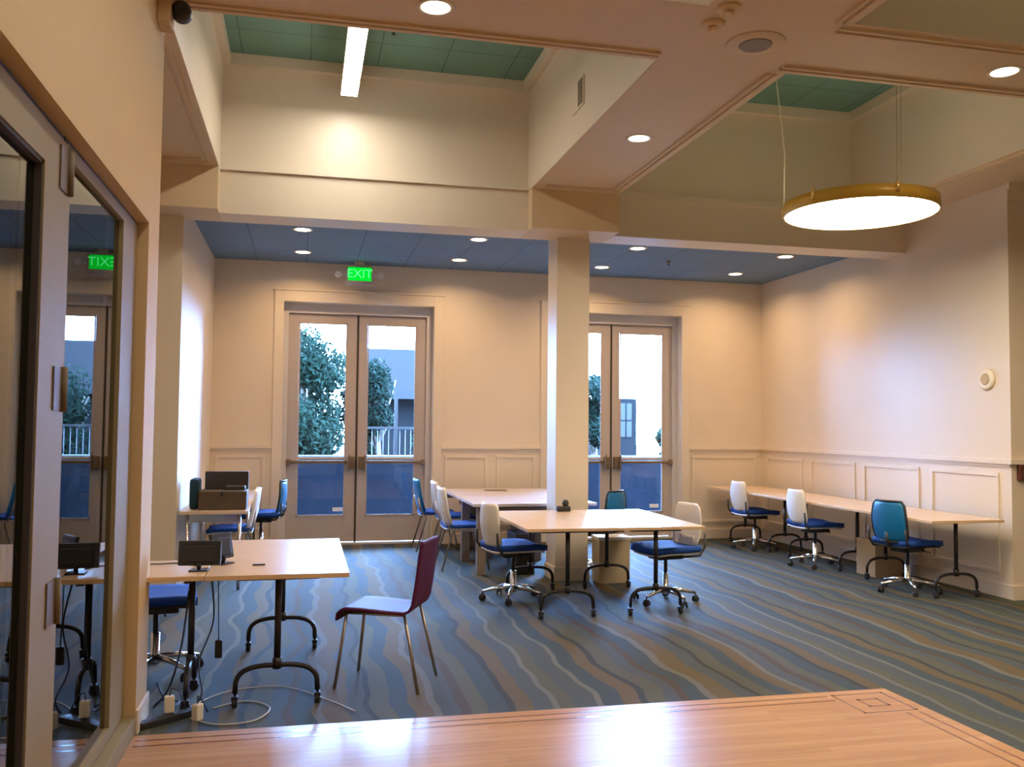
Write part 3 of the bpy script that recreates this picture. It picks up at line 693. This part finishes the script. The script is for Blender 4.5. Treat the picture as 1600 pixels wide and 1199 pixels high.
for (x, y, rz, lab) in ((5.63, 7.62, 0.2, 'teal backed wheeled chair nearest the camera at the right wall tables'),
                        (3.05, 9.22, math.radians(130), 'teal backed wheeled chair behind the centre tables right of the column'),
                        (-0.47, 11.12, PI-0.1, 'teal backed wheeled chair in front of the left edge of the left double doors'),
                        (-0.86, 5.95, 0.15, 'blue seated wheeled chair tucked under the left edge table')):
    place(TC, tu, (x, y, 0), rz, lab, g); tu = True

def make_stack_chair(backm):
    root = thing('stacking_chair', '', 'chair')
    bm = BM(); shell(bm, seat_fn(0.44, 0.44, 0.462, -0.21), 10, 8, 0.035); obj('seat', bm, 'blue', root)
    bm = BM(); shell(bm, seat_fn(0.43, 0.43, 0.436, -0.21), 10, 8, 0.012); obj('seat_shell', bm, 'whiteu', root)
    bm = BM(); shell(bm, back_fn(0.44, 0.47, 0.88, -0.20, lean=0.2), 10, 12, 0.014); obj('backrest', bm, backm, root)
    for s in (-1, 1):
        bm = BM(); tube(bm, [(0.24, s*0.24, 0.012), (0.16, s*0.21, 0.425), (-0.05, s*0.20, 0.425)], 0.010, 8); obj('leg', bm, 'steel', root)
        bm = BM(); tube(bm, [(-0.27, s*0.24, 0.012), (-0.15, s*0.21, 0.42), (-0.215, s*0.205, 0.5), (-0.25, s*0.20, 0.66)], 0.010, 8); obj('leg', bm, 'steel', root)
    return root
SW = make_stack_chair('whitep'); ST = make_stack_chair('teal')
gs = 'four legged chairs with blue seats'
place(SW, False, (1.70, 9.72, 0), 0.03, 'white backed four legged chair nearest at the lavender grey tables', gs)
place(SW, True, (1.77, 10.72, 0), -0.03, 'white backed four legged chair between the teal one and the nearest', gs)
place(SW, True, (-0.70, 9.72, 0), PI, 'white backed chair with blue seat beside the dark open case', gs)
place(ST, False, (1.62, 11.2, 0), 0.0, 'teal backed four legged chair right of the left double doors', gs)

# aubergine one-piece shell chair
root = thing('shell_chair', 'glossy dark purple shell chair on thin splayed legs, standing alone', 'chair', (0.50, 5.55, 0), math.radians(157))
prof = [(0.235, 0.395), (0.23, 0.435), (0.20, 0.462), (0.10, 0.462), (-0.05, 0.452), (-0.17, 0.448), (-0.205, 0.462), (-0.225, 0.50), (-0.245, 0.62), (-0.262, 0.78), (-0.275, 0.865)]
def pf(t):
    t *= len(prof)-1; i = min(int(t), len(prof)-2); f = t-i
    a, b = prof[i], prof[i+1]; return (a[0]+(b[0]-a[0])*f, a[1]+(b[1]-a[1])*f)
def sfn(u, v):
    x, z = pf(u); hw = 0.205*(1-0.10*max(0, (u-0.6))*2)*(1 - 0.05*max(0, 0.15-u)*6)
    return (x, (2*v-1)*hw, z)
bm = BM(); shell(bm, sfn, 44, 8, 0.012); obj('seat_and_back_shell', bm, 'purple', root)
for (sx, tx) in ((0.18, 0.235), (-0.17, -0.27)):
    for s in (-1, 1):
        bm = BM(); tube(bm, [(sx, s*0.165, 0.445), (tx, s*0.205, 0.0)], 0.0095, 8); obj('leg', bm, 'steel', root)
bm = BM(); 
for s in (-1, 1): tube(bm, [(0.18, s*0.165, 0.438), (-0.17, s*0.165, 0.436)], 0.0095, 8)
obj('under_frame', bm, 'steel', root)

# ================================================================ SMALL THINGS
def screen(x, y, z, rz, w, h, label, name='small_screen'):
    root = thing(name, label, 'screen', (x, y, z), rz)
    bm = BM(); R = Matrix.Translation((0, 0, 0.028)) @ Matrix.Rotation(-0.18, 4, 'X')
    box(bm, -w/2, w/2, -0.012, 0.012, 0, h, 0.006, M=R); box(bm, -w/2+0.03, w/2-0.03, -0.022, -0.010, 0.02, h-0.03, 0.005, M=R); obj('panel', bm, 'rubber', root)
    bm = BM(); box(bm, -0.05, 0.05, -0.045, 0.05, 0, 0.008, 0.003); tube(bm, [(0, 0.0, 0.005), (0, -0.015, 0.05)], 0.012, 8); obj('stand', bm, 'black', root)
screen(-0.545, 5.27, TH, -0.05, 0.225, 0.135, 'small black screen seen from behind on the left maple tables')
screen(-0.44, 5.50, TH, 0.95, 0.17, 0.15, 'second smaller black device angled right behind the small screen', 'desk_device')
bm = BM(); box(bm, -0.27, -0.20, 5.40, 5.425, TH+0.0005, TH+0.008, 0.002); tag(obj('pen', bm, 'rubber'), 'small dark object lying on the maple table near the purple chair', 'pen')
# loose cable along the back edge of the left edge table
bm = BM(); tube(bm, [(-0.98, 5.52, TH+0.004), (-0.86, 5.545, TH+0.004), (-0.78, 5.53, TH+0.004), (-0.70, 5.55, TH+0.004), (-0.62, 5.5, TH+0.004), (-0.56, 5.40, TH+0.004)], 0.0035, 6)
tag(obj('charging_cable', bm, 'bcable'), 'dark cable lying along the back edge of the left edge table', 'cable')
# case on alcove table
root = thing('equipment_case', 'dark brown open case with raised lid on the narrow alcove table', 'case', (-0.73, 9.02, TH))
bm = BM(); box(bm, -0.21, 0.22, -0.16, 0.16, 0.0, 0.175, 0.01); cb = obj('case_body', bm, 'case2', root)
bm = BM(); box(bm, -0.012, 0.012, -0.167, -0.160, 0.13, 0.17, 0.002); obj('latch', bm, 'black', cb)
bm = BM(); box(bm, -0.18, 0.22, 0.10, 0.17, 0.176, 0.345, 0.008); box(bm, 0.02, 0.2, -0.06, 0.09, 0.176, 0.215, 0.01); obj('lid', bm, 'case', root)
bm = BM(); box(bm, -1.03, -0.945, 8.93, 9.2, TH, TH+0.285, 0.03); tag(obj('cloth_bag', bm, 'tealbag'), 'dark teal bundle standing left of the open brown case', 'bag')
# desk gadget
root = thing('desk_gadget', 'small black rounded gadget on the centre table before the column', 'gadget', (2.43, 8.33, TH))
bm = BM(); box(bm, -0.075, 0.06, -0.03, 0.03, 0.0, 0.05, 0.012); obj('base', bm, 'rubber', root)
bm = BM(); lathe(bm, [(0.006, -0.034), (0.024, -0.026), (0.034, 0), (0.024, 0.026), (0.006, 0.034)], 16, (0.015, 0, 0.078)); obj('head', bm, 'rubber', root)
# boxes below the tables
root = thing('storage_box', 'tan storage box with pale lid under the centre tables right of the column', 'box', (3.02, 8.67, 0))
bm = BM(); box(bm, -0.16, 0.16, -0.12, 0.12, 0, 0.42, 0.006); obj('body', bm, 'cardboard', root)
bm = BM(); box(bm, -0.168, 0.168, -0.128, 0.128, 0.42, 0.455, 0.006); obj('lid', bm, 'cream', root)
root = thing('cardboard_box', 'tan cardboard box on the floor behind the near teal wall chair', 'box', (6.0, 8.56, 0))
bm = BM(); box(bm, -0.18, 0.18, -0.165, 0.165, 0, 0.38, 0.005); obj('body', bm, 'cardboard', root)
bm = BM(); box(bm, -0.03, 0.03, -0.164, 0.164, 0.3805, 0.382); obj('tape', bm, 'cream', root)
root = thing('computer_tower', 'black computer tower on the floor under the lavender grey tables', 'computer', (2.27, 9.42, 0))
bm = BM(); box(bm, -0.10, 0.10, -0.22, 0.22, 0, 0.42, 0.008); obj('body', bm, 'rubber', root)
bm = BM(); box(bm, -0.085, 0.085, -0.228, -0.2205, 0.02, 0.40, 0.004); obj('front_panel', bm, 'black', root)
# papers on the lavender tables
for (x, y, r, lab) in ((2.75, 9.8, 0.3, 'pale sheet of paper on the nearer lavender grey table'), (2.35, 11.1, -0.2, 'folded brown paper at the back edge of the far lavender grey table')):
    bm = BM(); box(bm, -0.14, 0.14, -0.1, 0.1, 0.0002, 0.003); o = obj('paper_sheet', bm, 'laminate2' if x > 2.5 else 'case2'); o.location = (x, y, TH); o.rotation_euler = (0, 0, r); tag(o, lab, 'paper')
# power strip, adapters, cables near the left table leg
root = thing('power_strip', 'dark power strip on the carpet beside the left table leg', 'power strip', (-0.66, 5.03, 0), 0.7)
bm = BM(); box(bm, -0.16, 0.16, -0.03, 0.03, 0, 0.035, 0.006); obj('body', bm, 'rubber', root)
for k in range(4):
    bm = BM(); box(bm, -0.12+k*0.075, -0.085+k*0.075, -0.012, 0.012, 0.0352, 0.0365); obj('socket', bm, 'black', root)
for (x, y, z, r, lab) in ((-0.655, 5.065, 0.001, 0.2, 'cream plug adapter standing left in the cable tangle'), (-0.510, 5.025, 0.0, 1.0, 'cream plug adapter leaning right in the cable tangle by the leg')):
    root = thing('plug_adapter', lab, 'adapter', (x, y, z+0.037 if x < -0.6 else 0), r, 'plug adapters by the left table leg')
    bm = BM(); box(bm, -0.025, 0.025, -0.02, 0.02, 0, 0.085, 0.008); obj('body', bm, 'cream', root)
    bm = BM(); tube(bm, [(0, 0, 0.08), (0.01, 0.01, 0.12), (0.05, 0.02, 0.1), (0.08, 0.0, 0.02)], 0.004, 6); obj('cord', bm, 'bcable', root)
def curve_pts(ctrl, n=8):
    out = []
    P = [Vector(c) for c in ctrl]; P = [P[0]] + P + [P[-1]]
    for i in range(1, len(P)-2):
        for k in range(n):
            t = k/n; a, b, c, d = P[i-1:i+3]
            out.append(0.5*((2*b) + (c-a)*t + (2*a-5*b+4*c-d)*t*t + (-a+3*b-3*c+d)*t**3))
    out.append(P[-2]); return out
CB = [('loose pale cable looping on the carpet in front of the left table leg', 'cable', [(-0.55, 5.05, 0.006), (-0.40, 4.92, 0.006), (-0.22, 4.95, 0.006), (-0.15, 5.15, 0.006), (-0.28, 5.3, 0.006), (-0.45, 5.2, 0.006)], 0.0035),
      ('pale cable reaching right under the near maple table', 'cable', [(-0.6, 5.2, 0.006), (-0.40, 5.5, 0.006), (-0.1, 5.55, 0.006), (0.15, 5.25, 0.006), (0.3, 5.0, 0.006)], 0.003),
      ('dark cable hanging from the table edge to the power strip', 'bcable', [(-0.50, 5.45, 0.70), (-0.47, 5.35, 0.45), (-0.53, 5.25, 0.25), (-0.50, 5.12, 0.12), (-0.53, 5.11, 0.05)], 0.005),
      ('thick dark cable coiled around the foot of the left table leg', 'bcable', [(-0.60, 5.32, 0.62), (-0.62, 5.22, 0.35), (-0.68, 5.22, 0.12), (-0.76, 5.26, 0.012), (-0.74, 5.38, 0.012), (-0.64, 5.34, 0.012), (-0.68, 5.24, 0.02), (-0.76, 5.34, 0.12)], 0.006)]
for lab, m_, ctrl, r in CB:
    bm = BM(); tube(bm, curve_pts(ctrl), r, 6); tag(obj('cable', bm, m_), lab, 'cable', 'cables by the left table leg')
root = thing('power_adapter', 'black power brick hanging on its cord under the near maple table', 'adapter', (-0.445, 5.42, 0.27))
bm = BM(); box(bm, -0.02, 0.02, -0.015, 0.015, -0.05, 0.05, 0.006); obj('body', bm, 'rubber', root)
bm = BM(); tube(bm, [(0, 0, 0.05), (-0.005, 0.0, 0.2), (-0.01, 0.0, 0.44)], 0.003, 6); obj('cord', bm, 'bcable', root)

# ================================================================ OUTSIDE
bm = BM(); box(bm, -8, 12, 12.05, 14.5, -0.1, 0.0); struct('floor.002', bm, 'terrace')
bm = BM(); box(bm, -60, 60, 14.5, 90, -0.4, -0.3); struct('floor.003', bm, 'ground')
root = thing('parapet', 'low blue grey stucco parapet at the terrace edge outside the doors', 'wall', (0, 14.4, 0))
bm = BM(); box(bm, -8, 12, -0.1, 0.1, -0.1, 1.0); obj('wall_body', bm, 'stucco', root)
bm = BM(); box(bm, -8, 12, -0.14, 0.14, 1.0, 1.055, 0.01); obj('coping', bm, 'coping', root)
root = thing('metal_railing', 'dark metal railing beyond the parapet right of the trees', 'railing', (1.6, 16.5, -0.3))
bm = BM(); box(bm, -0.55, 1.2, -0.02, 0.02, 1.76, 1.80); box(bm, -0.55, 1.2, -0.02, 0.02, 1.2, 1.23); obj('rail', bm, 'rail', root)
for k in range(18):
    bm = BM(); x = -0.5+k*0.1; tube(bm, [(x, 0, 0), (x, 0, 1.77)], 0.008, 6); obj('baluster', bm, 'rail', root)
bm = BM(); box(bm, 0.0, 0.06, -0.03, 0.03, 0, 2.45); obj('post', bm, 'rail', root)

def tree(x, y, h, r, mat, label, seed, n=900, base=0.8, name='leafy_tree'):
    rnd = random.Random(seed)
    root = thing(name, label, 'tree', (x, y, -0.3), group='trees beyond the terrace')
    bm = BM(); tube(bm, [(0, 0, 0), (0.03, 0, h*0.35), (-0.04, 0.02, h*0.7)], [0.1, 0.08, 0.04], 8)
    for k in range(5):
        a = rnd.uniform(0, 2*PI); tube(bm, [(0, 0, h*0.4), (math.cos(a)*r*0.5, math.sin(a)*r*0.5, h*rnd.uniform(0.6, 0.85))], [0.04, 0.015], 6)
    obj('trunk', bm, 'bark', root)
    bm = BM(); blobs = []
    for k in range(14):
        a = rnd.uniform(0, 2*PI); rr = r*rnd.uniform(0.1, 0.72); z = base + (h-base)*rnd.uniform(0.12, 0.86)
        blobs.append((Vector((rr*math.cos(a), rr*math.sin(a), z)), r*rnd.uniform(0.28, 0.5)))
    for k in range(n):
        c, br = rnd.choice(blobs); d = Vector((rnd.gauss(0, 1), rnd.gauss(0, 1), rnd.gauss(0, 0.8))).normalized()*br*rnd.uniform(0.5, 1.05)
        p = c+d; s = rnd.uniform(0.035, 0.08)
        u = Vector((rnd.gauss(0, 1), rnd.gauss(0, 1), rnd.gauss(0, 1))).normalized(); v = u.orthogonal().normalized()
        f = bm.faces.new([bm.verts.new(p+u*s), bm.verts.new(p+v*s*0.5), bm.verts.new(p-u*s), bm.verts.new(p-v*s*0.5)])
    obj('crown', bm, mat, root)
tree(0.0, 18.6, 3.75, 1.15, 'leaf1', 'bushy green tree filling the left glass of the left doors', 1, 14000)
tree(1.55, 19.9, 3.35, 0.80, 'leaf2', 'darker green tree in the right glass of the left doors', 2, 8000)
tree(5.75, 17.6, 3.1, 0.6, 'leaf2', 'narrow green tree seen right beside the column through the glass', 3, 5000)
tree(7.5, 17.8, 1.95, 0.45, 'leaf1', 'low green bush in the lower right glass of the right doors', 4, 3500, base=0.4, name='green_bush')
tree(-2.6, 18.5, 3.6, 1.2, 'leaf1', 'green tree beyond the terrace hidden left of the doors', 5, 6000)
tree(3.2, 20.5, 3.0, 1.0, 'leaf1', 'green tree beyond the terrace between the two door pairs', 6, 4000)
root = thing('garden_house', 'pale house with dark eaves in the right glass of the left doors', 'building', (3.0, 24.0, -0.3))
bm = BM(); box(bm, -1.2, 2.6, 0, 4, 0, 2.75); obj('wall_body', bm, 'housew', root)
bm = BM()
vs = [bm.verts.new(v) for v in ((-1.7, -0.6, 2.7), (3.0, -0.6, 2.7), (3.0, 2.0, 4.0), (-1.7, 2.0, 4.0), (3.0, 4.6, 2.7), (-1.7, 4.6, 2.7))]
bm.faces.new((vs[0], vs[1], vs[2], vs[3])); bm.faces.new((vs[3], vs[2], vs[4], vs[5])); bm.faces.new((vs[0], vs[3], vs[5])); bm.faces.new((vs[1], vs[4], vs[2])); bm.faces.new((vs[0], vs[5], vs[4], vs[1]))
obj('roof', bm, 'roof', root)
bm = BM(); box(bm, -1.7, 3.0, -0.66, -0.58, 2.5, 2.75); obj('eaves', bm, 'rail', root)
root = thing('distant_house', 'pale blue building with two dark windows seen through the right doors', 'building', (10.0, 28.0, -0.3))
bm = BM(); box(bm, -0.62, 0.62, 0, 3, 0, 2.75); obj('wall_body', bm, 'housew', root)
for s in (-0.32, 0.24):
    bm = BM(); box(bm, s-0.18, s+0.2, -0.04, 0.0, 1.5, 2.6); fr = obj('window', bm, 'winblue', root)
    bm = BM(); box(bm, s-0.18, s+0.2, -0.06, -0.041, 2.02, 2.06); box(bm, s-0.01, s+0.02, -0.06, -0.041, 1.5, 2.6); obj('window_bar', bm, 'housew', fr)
